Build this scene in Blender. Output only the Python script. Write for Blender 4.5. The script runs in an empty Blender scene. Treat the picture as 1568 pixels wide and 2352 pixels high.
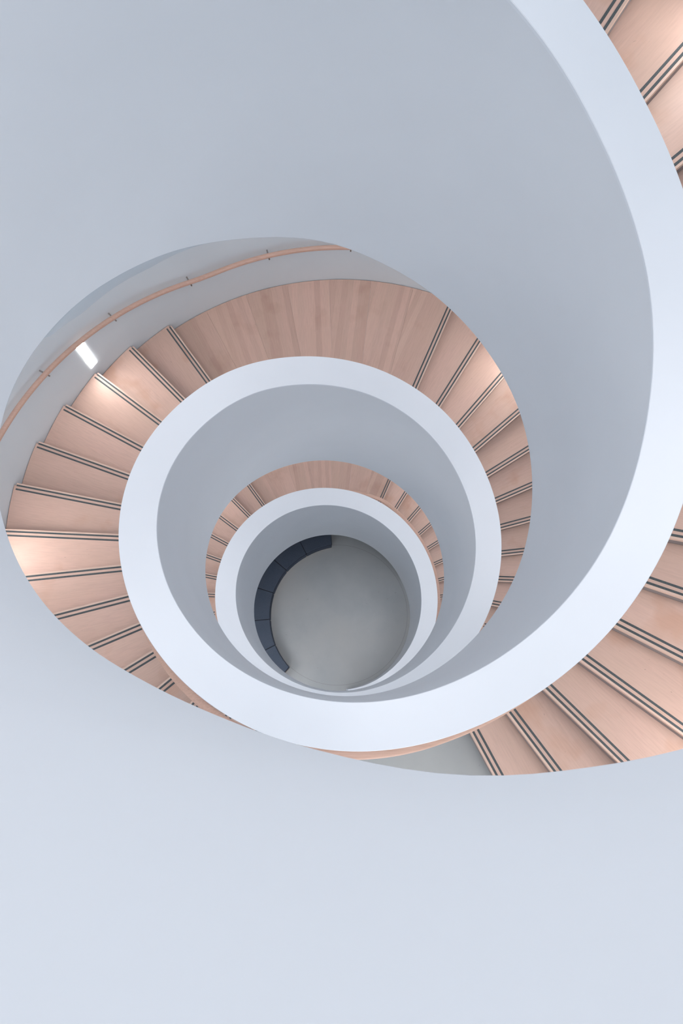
import bpy, math, random
from mathutils import Matrix, Vector
random.seed(7)
C = bpy.context.scene.collection
R = 1.28                      # radius of the open well, metres
ZF = 12.15                    # well units from the lens level down to the ground floor
H = 31 * 0.12406510575568062  # storey height in well units
h = 0.12406510575568062       # riser
ZW = -6.713885924731831       # level of the timber landing seen at the top of the picture
RW = 2.3211662947875675       # outer wall radius
RO = 1.1953862452896738       # outer face of the parapet
ST = 8.5714286                # degrees of one step
T= [0.303, 0.25, 0.196, 0.142, 0.087, 0.031, -0.028, -0.088, -0.151, -0.215, -0.281, -0.348, -0.417, -0.488, -0.561, -0.636, -0.713, -0.792, -0.874, -0.957, -1.043, -1.131, -1.221, -1.313, -1.407, -1.503, -1.601, -1.701, -1.801, -1.901, -2.001, -2.099, -2.193, -2.291, -2.39, -2.48, -2.565, -2.647, -2.737, -2.831, -2.925, -3.01, -3.085, -3.155, -3.231, -3.316, -3.408, -3.5, -3.582, -3.642, -3.679, -3.701, -3.722, -3.766, -3.834, -3.917, -4.0, -4.077, -4.146, -4.209, -4.271, -4.336, -4.403, -4.471, -4.546, -4.628, -4.714, -4.804, -4.895, -4.981, -5.062, -5.143, -5.232, -5.325, -5.415, -5.499, -5.581, -5.661, -5.744, -5.829, -5.915, -6.002, -6.094, -6.188, -6.278, -6.362, -6.445, -6.531, -6.622, -6.719, -6.821, -6.928, -7.036, -7.142, -7.243, -7.335, -7.417, -7.489, -7.551, -7.604, -7.652, -7.696, -7.739, -7.785, -7.836, -7.894, -7.959, -8.033, -8.113, -8.198, -8.284, -8.369, -8.451, -8.533, -8.616, -8.702, -8.791, -8.882, -8.976, -9.071, -9.168, -9.265, -9.362, -9.458, -9.55, -9.641, -9.73, -9.82, -9.912, -10.003, -10.095, -10.186, -10.277, -10.366, -10.454, -10.541, -10.628, -10.712, -10.793, -10.871, -10.948, -11.025, -11.1, -11.173, -11.245, -11.315, -11.385, -11.453, -11.521, -11.589]
B= [-0.866, -0.836, -0.807, -0.782, -0.798, -1.016, -1.255, -1.407, -1.498, -1.61, -1.739, -1.87, -1.995, -2.119, -2.24, -2.358, -2.479, -2.598, -2.713, -2.825, -2.937, -3.043, -3.145, -3.249, -3.348, -3.436, -3.516, -3.599, -3.693, -3.791, -3.88, -3.966, -4.055, -4.141, -4.226, -4.305, -4.383, -4.469, -4.559, -4.651, -4.74, -4.826, -4.913, -5.009, -5.115, -5.222, -5.319, -5.4, -5.464, -5.513, -5.55, -5.578, -5.603, -5.626, -5.653, -5.685, -5.725, -5.777, -5.844, -5.924, -6.012, -6.102, -6.193, -6.285, -6.381, -6.481, -6.582, -6.687, -6.795, -6.908, -7.021, -7.131, -7.234, -7.328, -7.411, -7.491, -7.569, -7.644, -7.719, -7.793, -7.863, -7.93, -7.997, -8.068, -8.144, -8.228, -8.318, -8.412, -8.507, -8.603, -8.701, -8.801, -8.904, -9.009, -9.113, -9.211, -9.301, -9.382, -9.455, -9.521, -9.585, -9.646, -9.708, -9.772, -9.84, -9.912, -9.99, -10.072, -10.16, -10.251, -10.345, -10.44, -10.534, -10.627, -10.719, -10.811, -10.902, -10.99, -11.074, -11.153, -11.227, -11.297, -11.363, -11.429, -11.497, -11.568, -11.644, -11.723, -11.803, -11.881, -11.957, -12.032, -12.108, -12.184, -12.261, -12.339, -12.419, -12.501, -12.584, -12.668, -12.753, -12.839, -12.926, -13.012, -13.099, -13.185, -13.271, -13.357, -13.443, -13.529]

def W(z): return (z + ZF) * R
def table(tab, phi):
    x = (phi + 210.0) / 7.5
    n = len(tab)
    if x <= 0: return tab[0]
    if x >= n - 1: return tab[-1]
    i = int(x); u = x - i
    p0 = tab[max(i - 1, 0)]; p1 = tab[i]; p2 = tab[i + 1]; p3 = tab[min(i + 2, n - 1)]
    return 0.5 * (2 * p1 + (p2 - p0) * u + (2 * p0 - 5 * p1 + 4 * p2 - p3) * u * u + (3 * p1 - p0 - 3 * p2 + p3) * u ** 3)
def Tz(phi): return table(T, phi)
def Bz(phi): return max(table(B, phi), -ZF)
def P(r, phi, z):             # phi in degrees, clockwise from +Y; r and z in well units
    a = math.radians(phi)
    return (R * r * math.sin(a), R * r * math.cos(a), W(z))
def stepz(phi):               # walking line through the nosings
    q = phi - 360.0; base = 0.0
    while q > 203.95: q -= 360.0; base -= H
    while q < -156.05: q += 360.0; base += H
    if q < -36.05: return base + ZW + h * (1 + (-36.05 - q) / ST)
    if q < 23.5: return base + ZW
    return max(base + max(ZW - h * ((q - 23.5) / ST), ZW - 16 * h), -ZF)
def walkz(phi):               # pitch line the handrail follows: continuous, level on the landings
    q = phi - 360.0; base = 0.0
    while q > 203.95: q -= 360.0; base -= H
    while q < -156.05: q += 360.0; base += H
    if q < -36.05 + ST: return base + ZW + min(15 * h, h * (1 + (-36.05 - q) / ST))
    if q < 23.5: return base + ZW
    z = base + max(ZW - h * ((q - 23.5) / ST), ZW - 16 * h)
    return max(z, -ZF) - 0.10 * min(1, (q - 23.5) / 15, max(0, (163 - q) / 15))
def railz(phi):
    n = 7
    return sum(walkz(phi + (i - n // 2) * 0.9) for i in range(n)) / n + 0.645
# ---------------------------------------------------------------- materials
def nodes(name):
    m = bpy.data.materials.new(name); m.use_nodes = True
    nt = m.node_tree; b = nt.nodes['Principled BSDF']
    return m, nt, b
def ramp(nt, fac, stops):
    r = nt.nodes.new('ShaderNodeValToRGB'); e = r.color_ramp.elements
    while len(e) < len(stops): e.new(0.5)
    for k, (p, c) in enumerate(stops):
        e[k].position = p; e[k].color = (c[0], c[1], c[2], 1)
    nt.links.new(fac, r.inputs[0]); return r.outputs[0]
def coord(nt, scale=(1, 1, 1), kind='Object'):
    tc = nt.nodes.new('ShaderNodeTexCoord'); mp = nt.nodes.new('ShaderNodeMapping')
    mp.inputs['Scale'].default_value = scale
    nt.links.new(tc.outputs[kind], mp.inputs[0]); return mp.outputs[0]
def noise(nt, vec, scale, detail=3, rough=0.5):
    n = nt.nodes.new('ShaderNodeTexNoise'); n.inputs['Scale'].default_value = scale
    n.inputs['Detail'].default_value = detail; n.inputs['Roughness'].default_value = rough
    if vec is not None: nt.links.new(vec, n.inputs['Vector'])
    return n.outputs[0]
def mix(nt, fac, a, b, mode='MIX'):
    m = nt.nodes.new('ShaderNodeMix'); m.data_type = 'RGBA'; m.blend_type = mode
    for s, v in ((0, fac), (6, a), (7, b)):
        if hasattr(v, 'is_linked') or hasattr(v, 'links'): nt.links.new(v, m.inputs[s])
        else: m.inputs[s].default_value = v if s == 0 else (v[0], v[1], v[2], 1)
    return m.outputs[2]
def bump(nt, b, hgt, strength, dist=0.002):
    bp = nt.nodes.new('ShaderNodeBump'); bp.inputs['Strength'].default_value = strength
    bp.inputs['Distance'].default_value = dist
    nt.links.new(hgt, bp.inputs['Height']); nt.links.new(bp.outputs[0], b.inputs['Normal'])
def plaster(name, col, rough=0.6):
    m, nt, b = nodes(name)
    n = noise(nt, coord(nt), 1.3, 3)
    c = ramp(nt, n, [(0.3, [x * 0.97 for x in col]), (0.7, col)])
    nt.links.new(c, b.inputs['Base Color']); b.inputs['Roughness'].default_value = rough
    b.inputs['Specular IOR Level'].default_value = 0.25
    bump(nt, b, noise(nt, coord(nt), 60, 2), 0.04)
    return m
M_WALL = plaster('white_plaster', (0.785, 0.796, 0.822))
M_COPE = plaster('white_plaster_lit_top', (0.82, 0.835, 0.868), 0.5)  # same plaster as the faces, made lighter for light on the top
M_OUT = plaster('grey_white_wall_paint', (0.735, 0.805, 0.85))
M_SOFF = plaster('shaded_soffit_plaster', (0.56, 0.62, 0.67))  # white underside darkened, its shade put into the colour

def wood(name, light, dark, stain, planks=False, rnd=0.10):
    m, nt, b = nodes(name)
    oi = nt.nodes.new('ShaderNodeObjectInfo')
    tc = nt.nodes.new('ShaderNodeTexCoord')
    add = nt.nodes.new('ShaderNodeVectorMath'); add.operation = 'ADD'
    sc = nt.nodes.new('ShaderNodeMath'); sc.operation = 'MULTIPLY'; sc.inputs[1].default_value = 37.0
    nt.links.new(oi.outputs['Random'], sc.inputs[0])
    nt.links.new(tc.outputs['Object'], add.inputs[0]); nt.links.new(sc.outputs[0], add.inputs[1])
    def mp(s):
        q = nt.nodes.new('ShaderNodeMapping'); q.inputs['Scale'].default_value = s
        nt.links.new(add.outputs[0], q.inputs[0]); return q.outputs[0]
    g = noise(nt, mp((1.2, 16, 16)), 6, 6, 0.6)
    c = ramp(nt, g, [(0.30, dark), (0.55, light), (0.8, [x * 1.05 for x in light])])
    big = noise(nt, mp((1, 2.2, 1)), 1.7, 2)
    c = mix(nt, ramp(nt, big, [(0.35, (0, 0, 0)), (0.75, (0.45, 0.45, 0.45))]), c, (light[0] * 0.93, light[1] * 0.97, light[2] * 0.92))
    sp = noise(nt, mp((1, 1, 1)), 3.2, 3)
    c = mix(nt, ramp(nt, sp, [(0.57, (0, 0, 0)), (0.72, (0.55, 0.55, 0.55))]), c, stain)
    dots = noise(nt, mp((1, 2, 1)), 26, 2)
    c = mix(nt, ramp(nt, dots, [(0.74, (0, 0, 0)), (0.80, (0.45, 0.45, 0.45))]), c, [x * 0.5 for x in dark])
    # each board a little lighter or darker than the next
    vr = nt.nodes.new('ShaderNodeMapRange'); vr.inputs['To Min'].default_value = 1 - rnd; vr.inputs['To Max'].default_value = 1 + rnd
    nt.links.new(oi.outputs['Random'], vr.inputs[0])
    if planks:   # narrow strips along local X inside one panel
        sx = nt.nodes.new('ShaderNodeSeparateXYZ'); nt.links.new(add.outputs[0], sx.inputs[0])
        ml = nt.nodes.new('ShaderNodeMath'); ml.operation = 'MULTIPLY'; ml.inputs[1].default_value = 17.0
        nt.links.new(sx.outputs[1], ml.inputs[0])
        fl = nt.nodes.new('ShaderNodeMath'); fl.operation = 'FLOOR'; nt.links.new(ml.outputs[0], fl.inputs[0])
        wn = nt.nodes.new('ShaderNodeTexWhiteNoise'); wn.noise_dimensions = '1D'; nt.links.new(fl.outputs[0], wn.inputs['W'])
        v = ramp(nt, wn.outputs['Value'], [(0, (0.91, 0.885, 0.875)), (0.5, (0.98, 0.985, 0.97)), (1, (1.05, 1.04, 1.03))])
        c = mix(nt, 1.0, c, v, 'MULTIPLY')
    hs = nt.nodes.new('ShaderNodeHueSaturation'); nt.links.new(c, hs.inputs['Color']); nt.links.new(vr.outputs[0], hs.inputs['Value'])
    nt.links.new(hs.outputs[0], b.inputs['Base Color'])
    b.inputs['Roughness'].default_value = 0.42; b.inputs['Specular IOR Level'].default_value = 0.3
    bump(nt, b, g, 0.05, 0.001)
    return m
M_TREAD = wood('pale_beech_tread', (0.665, 0.452, 0.372), (0.60, 0.404, 0.332), (0.55, 0.31, 0.21))
M_PLANK = wood('beech_landing_boards', (0.645, 0.434, 0.358), (0.585, 0.390, 0.320), (0.5, 0.31, 0.24), planks=True, rnd=0.05)
M_NOSE = wood('paler_beech_nosing', (0.74, 0.53, 0.435), (0.665, 0.465, 0.375), (0.66, 0.46, 0.37), rnd=0.03)  # paler than the tread boards
M_RAIL = wood('oiled_beech_handrail', (0.66, 0.42, 0.33), (0.56, 0.35, 0.27), (0.58, 0.36, 0.28), rnd=0.0)
def flat(name, col, rough=0.6, metal=0.0, var=0.06, scale=30):
    m, nt, b = nodes(name)
    n = noise(nt, coord(nt), scale, 3)
    nt.links.new(ramp(nt, n, [(0.3, [x * (1 - var) for x in col]), (0.7, [x * (1 + var) for x in col])]), b.inputs['Base Color'])
    b.inputs['Roughness'].default_value = rough; b.inputs['Metallic'].default_value = metal
    return m
M_STRIP = flat('charcoal_grit_strip', (0.080, 0.094, 0.100), 0.85, var=0.28, scale=260)
M_RISER = flat('grey_brown_riser', (0.23, 0.20, 0.20), 0.6)
M_GAP_SHADE = flat('painted_gap_shade', (0.03, 0.025, 0.025), 0.9)  # dark colour stands in for shade in the slit under the riser
M_STEEL = flat('brushed_steel_bracket', (0.35, 0.33, 0.32), 0.4, 0.7)
M_FRAME = flat('white_light_housing', (0.75, 0.76, 0.78), 0.5)
M_PLINTH = flat('beech_plywood_plinth', (0.50, 0.33, 0.22), 0.5, var=0.12)
def fabric():
    m, nt, b = nodes('charcoal_wool_fabric')
    n = noise(nt, coord(nt), 220, 3); n2 = noise(nt, coord(nt), 4, 3)
    c = ramp(nt, n, [(0.3, (0.055, 0.068, 0.092)), (0.7, (0.085, 0.102, 0.135))])
    c = mix(nt, ramp(nt, n2, [(0.4, (0, 0, 0)), (0.7, (0.3, 0.3, 0.3))]), c, (0.11, 0.12, 0.15))
    nt.links.new(c, b.inputs['Base Color']); b.inputs['Roughness'].default_value = 0.95
    b.inputs['Specular IOR Level'].default_value = 0.1
    bump(nt, b, n, 0.4, 0.002)
    return m
M_FAB = fabric()
M_SEAM = flat('black_seam_piping', (0.012, 0.013, 0.018), 0.9)
def concrete(name, ring):
    m, nt, b = nodes(name)
    v = coord(nt)
    n = noise(nt, v, 1.1, 5, 0.6); n2 = noise(nt, v, 0.7, 2)
    c = ramp(nt, n, [(0.3, (0.345, 0.360, 0.362)), (0.55, (0.40, 0.41, 0.408)), (0.8, (0.44, 0.437, 0.425))])
    c = mix(nt, ramp(nt, n2, [(0.4, (0, 0, 0)), (0.65, (0.3, 0.3, 0.3))]), c, (0.40, 0.385, 0.36))
    sp = noise(nt, v, 16, 2)
    c = mix(nt, ramp(nt, sp, [(0.73, (0, 0, 0)), (0.77, (0.45, 0.45, 0.45))]), c, (0.2, 0.17, 0.15))
    if ring:    # fine saw-cut joint round the well
        sb = nt.nodes.new('ShaderNodeVectorMath'); sb.operation = 'SUBTRACT'; sb.inputs[1].default_value = (0.004 * R, 0.012 * R, 0)
        mu = nt.nodes.new('ShaderNodeVectorMath'); mu.operation = 'MULTIPLY'; mu.inputs[1].default_value = (1, 1, 0)
        ln = nt.nodes.new('ShaderNodeVectorMath'); ln.operation = 'LENGTH'
        nt.links.new(v, sb.inputs[0]); nt.links.new(sb.outputs[0], mu.inputs[0]); nt.links.new(mu.outputs[0], ln.inputs[0])
        df = nt.nodes.new('ShaderNodeMath'); df.operation = 'SUBTRACT'; df.inputs[1].default_value = 0.958 * R
        ab = nt.nodes.new('ShaderNodeMath'); ab.operation = 'ABSOLUTE'; lt = nt.nodes.new('ShaderNodeMath'); lt.operation = 'LESS_THAN'; lt.inputs[1].default_value = 0.0026
        nt.links.new(ln.outputs['Value'], df.inputs[0]); nt.links.new(df.outputs[0], ab.inputs[0]); nt.links.new(ab.outputs[0], lt.inputs[0])
        c = mix(nt, lt.outputs[0], c, (0.26, 0.255, 0.245))
    nt.links.new(c, b.inputs['Base Color']); b.inputs['Roughness'].default_value = 0.42
    b.inputs['Specular IOR Level'].default_value = 0.35
    return m
M_FLOOR = concrete('polished_concrete', True)
M_CONC = concrete('concrete_landing_screed', False)
def emit(name, col, s):
    m = bpy.data.materials.new(name); m.use_nodes = True; nt = m.node_tree; nt.nodes.clear()
    e = nt.nodes.new('ShaderNodeEmission'); o = nt.nodes.new('ShaderNodeOutputMaterial')
    n = nt.nodes.new('ShaderNodeTexNoise'); n.inputs['Scale'].default_value = 2
    c = ramp(nt, n.outputs[0], [(0, col), (1, col)])
    nt.links.new(c, e.inputs[0]); e.inputs[1].default_value = s
    nt.links.new(e.outputs[0], o.inputs[0]); return m
M_GLOW = emit('lit_opal_diffuser', (1.0, 0.98, 0.96), 38.0)

# ---------------------------------------------------------------- helpers
def mesh(name, verts, faces, mats, parent=None, smooth=False, matidx=None, data_only=False):
    me = bpy.data.meshes.new(name); me.from_pydata(verts, [], faces)
    for m in (mats if isinstance(mats, (list, tuple)) else [mats]): me.materials.append(m)
    if matidx:
        for p_, i in zip(me.polygons, matidx): p_.material_index = i
    me.validate()
    import bmesh
    bm = bmesh.new(); bm.from_mesh(me); bmesh.ops.recalc_face_normals(bm, faces=bm.faces); bm.to_mesh(me); bm.free()
    if smooth:
        for p_ in me.polygons: p_.use_smooth = True
        me.set_sharp_from_angle(angle=math.radians(32))
    if data_only: return me
    return link(name, me, parent)
def link(name, me, parent=None):
    o = bpy.data.objects.new(name, me); C.objects.link(o)
    if parent: o.parent = parent
    return o
def empty(name, loc=(0, 0, 0), rz=0.0):
    o = bpy.data.objects.new(name, None); C.objects.link(o); o.empty_display_size = 0.1
    o.location = loc; o.rotation_euler = (0, 0, rz); return o
def tag(o, label, cat, group=None):
    o['label'] = label; o['category'] = cat
    if group: o['group'] = group
    return o
def sweep(name, sections, mats, parent=None, closed=True, smooth=True, caps=True):
    n = len(sections[0]); verts = [v for s in sections for v in s]; faces = []
    for i in range(len(sections) - 1):
        for k in range(n if closed else n - 1):
            a = i * n + k; b_ = i * n + (k + 1) % n
            faces.append((a, b_, b_ + n, a + n))
    if closed and caps:
        faces.append(tuple(range(n - 1, -1, -1))); e = (len(sections) - 1) * n
        faces.append(tuple(range(e, e + n)))
    return mesh(name, verts, faces, mats, parent, smooth)
def frange(a, b, s):
    n = max(1, int(round((b - a) / s))); return [a + (b - a) * i / n for i in range(n + 1)]
ORD = ['zeroth', 'first', 'second', 'third', 'fourth', 'fifth', 'sixth', 'seventh', 'eighth', 'ninth', 'tenth', 'eleventh', 'twelfth', 'thirteenth', 'fourteenth', 'fifteenth', 'sixteenth']

# ---------------------------------------------------------------- setting
# ground floor
nseg = 96
fv = [(RW * R * 1.15 * math.sin(2 * math.pi * i / nseg), RW * R * 1.15 * math.cos(2 * math.pi * i / nseg), z) for z in (0, -0.2) for i in range(nseg)]
ff = [tuple(range(nseg)), tuple(range(2 * nseg - 1, nseg - 1, -1))] + [(i, (i + 1) % nseg, nseg + (i + 1) % nseg, nseg + i) for i in range(nseg)]
fl = mesh('floor', fv, ff, M_FLOOR); fl['kind'] = 'structure'
# outer wall, a cylinder with unseen openings added at the concrete landings to let light in
ZTOP = 1.9
zs = sorted(set([-ZF] + [ZW + 15 * h - k * H for k in (-1, 0, 1)] + [ZW + 15 * h - k * H + 1.62 for k in (-1, 0, 1)] + [ZTOP]))
zlist = []
for a, b_ in zip(zs[:-1], zs[1:]): zlist += frange(a, b_, 0.5)[:-1]
zlist.append(zs[-1])
light_openings = [(ZW + 15 * h - k * H, ZW + 15 * h - k * H + 1.62) for k in (-1, 0, 1)]
wv = []; wf = []
ang = [2.5 * i for i in range(144)]
for th in (0.0, 0.12):
    for z in zlist:
        for a in ang: wv.append(P(RW + th, a, z))
na = len(ang); nz = len(zlist)
def hole(i, j):
    a = ang[i] + 1.25; z = (zlist[j] + zlist[j + 1]) / 2
    return 162 < a < 198 and any(d0 < z < d1 for d0, d1 in light_openings)
for j in range(nz - 1):
    for i in range(na):
        if hole(i, j): continue
        for s in (0, 1):
            o_ = s * na * nz
            wf.append((o_ + j * na + i, o_ + j * na + (i + 1) % na, o_ + (j + 1) * na + (i + 1) % na, o_ + (j + 1) * na + i))
        # reveal faces round each added opening
        for (ii, jj, e0, e1) in ((i + 1, j, (i + 1, j), (i + 1, j + 1)), (i - 1, j, (i, j), (i, j + 1)), (i, j + 1, (i, j + 1), (i + 1, j + 1)), (i, j - 1, (i, j), (i + 1, j))):
            if 0 <= jj < nz - 1 and hole(ii % na, jj):
                a0 = e0[1] * na + e0[0] % na; a1 = e1[1] * na + e1[0] % na
                wf.append((a0, a1, na * nz + a1, na * nz + a0))
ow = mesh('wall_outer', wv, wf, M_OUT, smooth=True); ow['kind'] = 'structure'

# helical underside of the stair
def delta(phi):
    ks = [(-95, 0.10), (-76, 0.30), (-71, 0.56), (-62, 0.60), (-53, 0.575), (-45, 0.57), (-38, 0.53), (-32, 0.46), (-25, 0.3), (-10, 0.12)]
    if phi <= ks[0][0] or phi >= ks[-1][0]: return 0.10 if phi <= ks[0][0] else 0.12
    for (a, va), (b_, vb) in zip(ks[:-1], ks[1:]):
        if a <= phi <= b_: return va + (vb - va) * (phi - a) / (b_ - a)
PH0, PH1 = -262.0, 893.0
secs = []
for phi in frange(PH0, 752, 1.5):
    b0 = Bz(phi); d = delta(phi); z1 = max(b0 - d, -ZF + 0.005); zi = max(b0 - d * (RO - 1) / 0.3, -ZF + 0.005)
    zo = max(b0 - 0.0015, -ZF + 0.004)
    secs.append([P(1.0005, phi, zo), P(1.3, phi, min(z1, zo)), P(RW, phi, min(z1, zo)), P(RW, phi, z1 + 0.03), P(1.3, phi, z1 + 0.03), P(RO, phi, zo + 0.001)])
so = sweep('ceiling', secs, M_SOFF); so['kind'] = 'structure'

# ---------------------------------------------------------------- parapet
par = empty('spiral_parapet', (0, 0, 0))
tag(par, 'broad white plastered spiral parapet winding down round the open well', 'parapet')
secs = []; cops = []
CT = 0.014   # coping thickness (well units)
for phi in frange(PH0, PH1, 1.5):
    t = Tz(phi) if phi < 862 else Tz(862.0) + max(0, phi - 870) * 0.014; b0 = Bz(phi); d = delta(phi) * (RO - 1) / 0.3
    secs.append([P(1.0, phi, t - CT), P(RO - 0.002, phi, t - CT), P(RO - 0.002, phi, b0), P(1.0, phi, b0)])
    cops.append([P(1.0012, phi, t), P(RO - 0.002, phi, t), P(RO, phi, t - 0.003), P(RO, phi, t - CT), P(0.9990, phi, t - CT - 0.001), P(0.9990, phi, t - 0.003)])
for s in secs: s[0] = s[0]; 
sweep('parapet_wall', secs, M_WALL, par)
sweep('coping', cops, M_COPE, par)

# ---------------------------------------------------------------- treads
TI, TO = RO + 0.001, RW - 0.005
def wedge(f_off, b_deg, z0, z1, ri=TI, ro=TO, n=8, f_deg=0.0, b_off=None):
    if b_off is None: b_off = f_off + 0.006
    """local frame: +X radial along the nosing line, nosing at y=0 side; uphill is +Y (anticlockwise). metres"""
    top = []
    def edge(rr, deg, off):
        a = math.radians(deg); x = math.sqrt(max(rr * rr - off * off, 0))
        return (R * (x * math.cos(a) - off * math.sin(a)), R * (x * math.sin(a) + off * math.cos(a)))
    # front edge inner->outer, then outer arc, back edge, inner arc
    pf_i = edge(ri, f_deg, f_off); pf_o = edge(ro, f_deg, f_off)
    pb_i = edge(ri, b_deg, b_off); pb_o = edge(ro, b_deg, b_off)
    def arc(a_, b_, rr):
        t0 = math.atan2(a_[1], a_[0]); t1 = math.atan2(b_[1], b_[0])
        return [(R * rr * math.cos(t0 + (t1 - t0) * i / n), R * rr * math.sin(t0 + (t1 - t0) * i / n)) for i in range(n + 1)]
    poly = arc(pf_o, pb_o, ro) + arc(pb_i, pf_i, ri)
    m = len(poly)
    v = [(x, y, z1) for x, y in poly] + [(x, y, z0) for x, y in poly]
    f = [tuple(range(m)), tuple(range(2 * m - 1, m - 1, -1))] + [(i, (i + 1) % m, m + (i + 1) % m, m + i) for i in range(m)]
    return v, f
def bar(y0, y1, z0, z1, ri, ro):
    x0 = R * ri; x1 = R * ro; y0 *= R; y1 *= R
    v = [(x0, y0, z0), (x1, y0, z0), (x1, y1, z0), (x0, y1, z0), (x0, y0, z1), (x1, y0, z1), (x1, y1, z1), (x0, y1, z1)]
    return v, [(0, 3, 2, 1), (4, 5, 6, 7), (0, 1, 5, 4), (1, 2, 6, 5), (2, 3, 7, 6), (3, 0, 4, 7)]
NO = 0.0075            # nosing line lies this far uphill of the true radius
SC = 0.0374            # centre line between the two strips
SH = 0.0135; SW = 0.0058
TH = 0.040             # tread board thickness, metres
v, f = wedge(NO + 0.018, ST, -TH, 0.0); me_tread = mesh('board', v, f, M_TREAD, data_only=True)
v, f = bar(NO, NO + 0.018, -TH, 0.0, TI, TO - 0.013); me_nose = mesh('nosing', v, f, M_NOSE, data_only=True)
def strip_me(c):
    v, f = bar(c - SW, c + SW, -0.001, 0.0012, TI + 0.003, TO - 0.016); return mesh('anti_slip_strip', v, f, M_STRIP, data_only=True)
me_s1, me_s2 = strip_me(SC - SH), strip_me(SC + SH)
def riser_me(hh):
    v, f = bar(NO + 0.004, NO + 0.028, -hh + 0.014, -TH, TI, TO)
    v2, f2 = bar(NO + 0.006, NO + 0.028, -hh, -hh + 0.014, TI, TO)  # bottom band, painted dark as the gap's shade
    return mesh('riser', v + v2, f + [tuple(i + 8 for i in q) for q in f2], [M_RISER, M_GAP_SHADE], matidx=[0] * 6 + [1] * 6, data_only=True)
me_riser = riser_me(h * R)
def rot(theta): return math.radians(90 - theta)   # local +X points along phi = theta
def add_nosing(root):
    link('nosing', me_nose, root); link('anti_slip_strip', me_s1, root); link('anti_slip_strip', me_s2, root); link('riser', me_riser, root)
def tread(theta, z, label, group):
    o = empty('stair_tread', (0, 0, W(z)), rot(theta))
    link('board', me_tread, o); add_nosing(o)
    return tag(o, label, 'stair step', group)
KTH = [math.radians(a) for a in (0,)]
names = {  # flight: place words, for the labels
 'A': ('flight at the right photo edge', 'counting down from the top right corner'),
 'S': ('big left flight', 'counting up from the large timber landing'),
 'R': ('flight right of the middle ring', 'counting down from the large timber landing'),
 'L': ('small inner left flight', 'counting up from the lower timber landing'),
 'N': ('lowest right flight', 'counting down from the lower timber landing')}
def flight_R(base, key, count=15, first=1):
    for k in range(first, count + 1):
        th = 23.5 + ST * k; z = ZW + base - k * h
        n = k if key != 'A' else k
        tread(th, z, '%s striped beech step below the timber landing, %s' % (ORD[n], names[key][0]), 'beech steps of the ' + names[key][0])
def flight_S(base, key):
    for j in range(14, 0, -1):
        th = -36.05 - ST * (j - 1); z = ZW + base + j * h
        tread(th, z, '%s striped beech step above the timber landing, %s' % (ORD[j], names[key][0]), 'beech steps of the ' + names[key][0])
flight_R(H, 'A'); flight_S(0, 'S'); flight_R(0, 'R'); flight_S(-H, 'L'); flight_R(-H, 'N', 12)

# ---------------------------------------------------------------- landings
def landing_timber(base, label):
    root = empty('timber_landing', (0, 0, W(ZW + base)), rot(23.5))
    v, f = wedge(NO + 0.018, ST, -TH, 0.0, b_off=NO + 0.0172); me = mesh('floor_board', v, f, M_PLANK, data_only=True)
    v, f = wedge(NO + 0.018, 59.55 - 6 * ST, -TH, 0.0); ml = mesh('floor_board', v, f, M_PLANK, data_only=True)
    for k in range(7):
        o = link('floor_board', ml if k == 6 else me, root); o.rotation_euler = (0, 0, math.radians(ST * k))
    add_nosing(root)
    return tag(root, label, 'landing')
landing_timber(H, 'upper timber landing above the steps in the top right corner')
landing_timber(0, 'large fan-shaped beech landing behind the middle ring, without stripes')
landing_timber(-H, 'smaller lower beech landing just above the innermost white ring')
def landing_concrete(base, label):
    z = ZW + 15 * h + base
    root = empty('concrete_landing', (0, 0, W(z)), rot(203.95))
    v, f = wedge(NO + 0.018, 51.8, -0.12, 0.0, n=24); mesh('slab', v, f, M_CONC, root)
    link('nosing', me_nose, root); link('anti_slip_strip', me_s1, root); link('anti_slip_strip', me_s2, root); link('riser', me_riser, root)
    return tag(root, label, 'landing')
landing_concrete(0, 'grey concrete landing at the foot of the striped steps, bottom of the photo')
landing_concrete(-H, 'grey concrete landing one storey lower, under the bottom of the rings')

# ---------------------------------------------------------------- handrails
def rail(r0, rx, rz_, a, b_, parent, name='rail'):
    secs = []
    for phi in frange(a, b_, 1.5):
        z = railz(phi); s = []
        for k in range(16):
            t = 2 * math.pi * k / 16; c, sn = math.cos(t), math.sin(t)
            q = 0.62
            x = math.copysign(abs(c) ** q, c) * rx; y = math.copysign(abs(sn) ** q, sn) * rz_
            s.append(P(r0 + x, phi, z + y))
        secs.append(s)
    return sweep(name, secs, M_RAIL, parent)
def brackets(r0, rwall, phis, parent):
    for phi in phis:
        z = railz(phi); secs = []
        sg = 1 if r0 > rwall else -1
        for (r, dz) in ((rwall, -0.021), (rwall + (r0 - rwall) * 0.5, -0.021), (r0, -0.022), (r0 + sg * 0.023, -0.022)):
            secs.append((r, dz))
        vs = []; ring = []
        w_ = 0.0055
        rings = []
        for i, (r, dz) in enumerate(secs):
            vert = i == 3
            o4 = []
            for k in range(8):
                t = 2 * math.pi * k / 8
                da = math.degrees(w_ * math.cos(t) / r)
                o4.append(P(r, phi + da, z + dz + w_ * math.sin(t)))
            rings.append(o4)
        sweep('bracket', rings, M_STEEL, parent)
rl = empty('handrail')
tag(rl, 'slim beech handrail on the outer wall, left of the middle ring', 'handrail')
rail(2.262, 0.0165, 0.017, 5, 840, rl)
brackets(2.262, RW, [p_ for p_ in [18 + 15.6 * k for k in range(60)] if p_ < 838], rl)
rl2 = empty('handrail')
tag(rl2, 'wide beech handrail along the stair side of the white parapet', 'handrail')
rail(1.247, 0.0215, 0.018, 5, 840, rl2)
brackets(1.247, RO, [p_ for p_ in [8 + 19.0 * k for k in range(50)] if p_ < 838], rl2)

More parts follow.
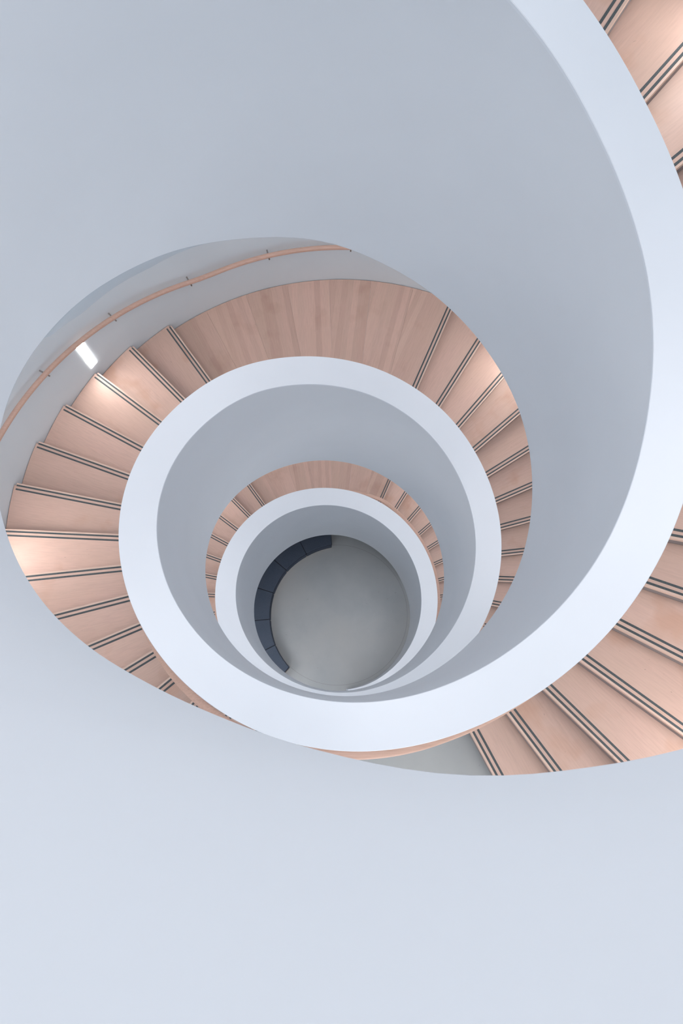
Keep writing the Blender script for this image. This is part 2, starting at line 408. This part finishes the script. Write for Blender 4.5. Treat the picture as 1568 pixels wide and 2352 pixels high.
# ---------------------------------------------------------------- wall lights
def wall_light(phi, zb, label, hgt=0.435, wid=0.062):
    a = math.radians(phi)
    o = empty('wall_light', P(RW, phi, zb), rot(phi))       # local +X outward
    x = -0.001
    def box(x0, x1, y0, y1, z0, z1):
        v = [(x_, y_, z_) for z_ in (z0, z1) for (x_, y_) in ((x0, y0), (x1, y0), (x1, y1), (x0, y1))]
        return v, [(0, 3, 2, 1), (4, 5, 6, 7), (0, 1, 5, 4), (1, 2, 6, 5), (2, 3, 7, 6), (3, 0, 4, 7)]
    w = wid * R / 2; hh = hgt * R
    v, f = box(-0.001, 0.006, -w + 0.004, w - 0.004, 0.004, hh - 0.004); hs = mesh('housing', v, f, M_FRAME, o)
    v, f = box(-0.005, -0.0012, -w, w, 0, hh); df = mesh('diffuser', v, f, M_GLOW, o)
    md = df.modifiers.new('bevel', 'BEVEL'); md.width = 0.0015; md.segments = 2
    return tag(o, label, 'light')
LP = [(-53.0, 'tall glowing wall light under the handrail at upper left'),
      (-92.0, 'wall light hidden by the white parapet at the left edge'),
      (41.5, 'wall light beside the bright steps right of the timber landing'),
      (128.0, 'wall light at the foot of the right-hand flight')]
lv = {0: '', 1: ' one storey up', -1: ' one storey down'}
for base in (1, 0, -1):
    for ph, lab in LP:
        if base == 1 and ph < 0: continue
        zz = stepz(ph + 360) + base * H
        if base == -1 and ph > 100: continue
        wall_light(ph, zz + 0.10, lab + lv[base] if base else lab)

# ---------------------------------------------------------------- bench
BA = [-4.6, -27.8, -50.1, -72.6, -95.2, -117.1, -138.3]
BR = [0.922, 0.897, 0.897, 0.900, 0.902, 0.926, 0.953]
blab = ['charcoal bench module at the top end of the curved row', 'second charcoal bench module from the top end', 'third charcoal bench module from the top end',
        'charcoal bench module at the far left of the curve', 'creased charcoal bench module, second from the lower end', 'charcoal bench module at the lower end of the curved row']
def prism(poly, z0, z1):
    m = len(poly)
    v = [(x, y, z0) for x, y in poly] + [(x, y, z1) for x, y in poly]
    return v, [tuple(range(m - 1, -1, -1)), tuple(range(m, 2 * m))] + [(i, (i + 1) % m, m + (i + 1) % m, m + i) for i in range(m)]
for k in range(6):
    mid = (BA[k] + BA[k + 1]) / 2
    am = math.radians(mid)
    o = empty('bench_module', (R * 1.04 * math.sin(am), R * 1.04 * math.cos(am), 0))
    def loc(r, a): return (R * r * math.sin(math.radians(a)) - o.location.x, R * r * math.cos(math.radians(a)) - o.location.y)
    g = 0.12
    for nm, mat, z0, z1, ins in (('plinth', M_PLINTH, 0.0, 0.10, 0.012), ('seat', M_FAB, 0.10, 0.448, 0.0)):
        a0, a1 = BA[k] - g, BA[k + 1] + g
        poly = [loc((BR[k] * (1 - q / 5.0) + BR[k + 1] * q / 5.0) + ins - 0.009 * (q / 5.0) * (1 - q / 5.0), a0 + (a1 - a0) * q / 5.0) for q in range(6)] + [loc(1.165, a1 + (a0 - a1) * i / 6) for i in range(7)]
        v, f = prism(poly, z0, z1)
        b_ = mesh(nm, v, f, mat, o)
        if nm == 'seat':
            md = b_.modifiers.new('bevel', 'BEVEL'); md.width = 0.014; md.segments = 3
            for p_ in b_.data.polygons: p_.use_smooth = True
            b_.data.set_sharp_from_angle(angle=math.radians(60))
            # stitched piping round the top edge
            pts = poly; ring = []
            zt = 0.438
            secs = []
            for (x, y) in pts + [pts[0]]:
                secs.append([(x + 0.004 * math.cos(t), y + 0.004 * math.sin(t), zt + 0.004 * math.cos(t * 1.0 + 0.7)) for t in (0, 1.57, 3.14, 4.71)])
            sweep('piping', secs, M_SEAM, b_, caps=False)
    tag(o, blab[k], 'bench', 'modules of the curved upholstered bench')

# ---------------------------------------------------------------- light
w = bpy.data.worlds.new('sky'); bpy.context.scene.world = w; w.use_nodes = True
bg = w.node_tree.nodes['Background']; bg.inputs[0].default_value = (0.915, 0.945, 1.0, 1); bg.inputs[1].default_value = 0.76
def light(kind, name, loc, energy, col, **kw):
    l = bpy.data.lights.new(name, kind); l.energy = energy; l.color = col
    for k_, v_ in kw.items(): setattr(l, k_, v_)
    o = bpy.data.objects.new(name, l); C.objects.link(o); o.location = loc; return o
for nm, e, ang_, rx, ry in (('skylight_fill', 1.3, 50, -10, -28), ('skylight_fill', 1.0, 60, -32, 0), ('skylight_fill', 1.7, 50, -10, 28), ('zenith_fill', 0.15, 6, -1, 0)):  # suns stand in for unseen skylight; side and zenith ones are added fill
    s_ = light('SUN', nm, (0, 0, 20), e, (0.985, 0.972, 1.0), angle=math.radians(ang_))
    s_.rotation_euler = (math.radians(rx), math.radians(ry), 0)
for k, e in ((0, 34), (1, 38)):  # added lamps outside the openings, standing in for daylight from rooms
    z0 = ZW + 15 * h - k * H
    a = light('AREA', 'opening_fill_lamp', P(RW + 0.5, 173, z0 + 0.8), e, (0.95, 0.97, 1.0), shape='RECTANGLE', size=1.5, size_y=1.8)
    a.rotation_euler = (math.radians(90), 0, math.radians(14))
# added fill lamps under the stair, facing down to brighten the flight below
DN = [(-255, -180, 2.1), (-180, -60, 7.8), (-60, 60, 5.6), (60, 150, 7.8), (150, 240, 0.8), (240, 330, 10.2), (330, 420, 6.5), (420, 500, 10.3), (510, 560, 4.8), (570, 620, 15.5)]
for p0, p1, e in DN:
    ph = p0
    while ph < p1:
        light('AREA', 'soffit_fill_lamp', P(1.62, ph, Bz(ph) - delta(ph) - 0.03), e, (0.96, 0.96, 1.0), shape='DISK', size=0.9, spread=math.radians(130))
        ph += 30.0

for ph, e in ((-258, 2.6), (-240, 2.6), (-222, 2.4), (-125, 2.4), (-105, 1.8), (0, 1.1), (25, 0.8), (85, 1.4), (110, 1.4)):  # further added fill, aimed at the treads
    light('AREA', 'soffit_fill_lamp', P(1.98, ph, Bz(ph) - delta(ph) - 0.03), e, (1.0, 0.96, 0.93), shape='DISK', size=0.45, spread=math.radians(85))

# ---------------------------------------------------------------- camera
px, py, pitch, roll = -0.10341066435338572, -0.9223329474583639, 0.1918391167453576, -0.013424753584082794
Rx = Matrix.Rotation(pitch, 3, 'X'); Ry = Matrix.Rotation(roll, 3, 'Y')
cd = bpy.data.cameras.new('camera'); cam = bpy.data.objects.new('camera', cd); C.objects.link(cam)
cam.matrix_world = Matrix.Translation((px * R, py * R, W(0))) @ (Ry @ Rx).to_4x4()
cd.sensor_fit = 'HORIZONTAL'; cd.sensor_width = 36.0; cd.lens = 36.0 * 2027.4 / 1568.0
cd.clip_start = 0.01; cd.clip_end = 100
cd.dof.use_dof = True; cd.dof.focus_distance = 8.5; cd.dof.aperture_fstop = 40.0
sc = bpy.context.scene; sc.camera = cam
sc.view_settings.view_transform = 'Standard'; sc.view_settings.look = 'None'
sc.view_settings.exposure = 0.0; sc.view_settings.gamma = 1.0
sc.cycles.max_bounces = 12; sc.cycles.diffuse_bounces = 10; sc.cycles.use_denoising = True
sc.cycles.sample_clamp_indirect = 4.0
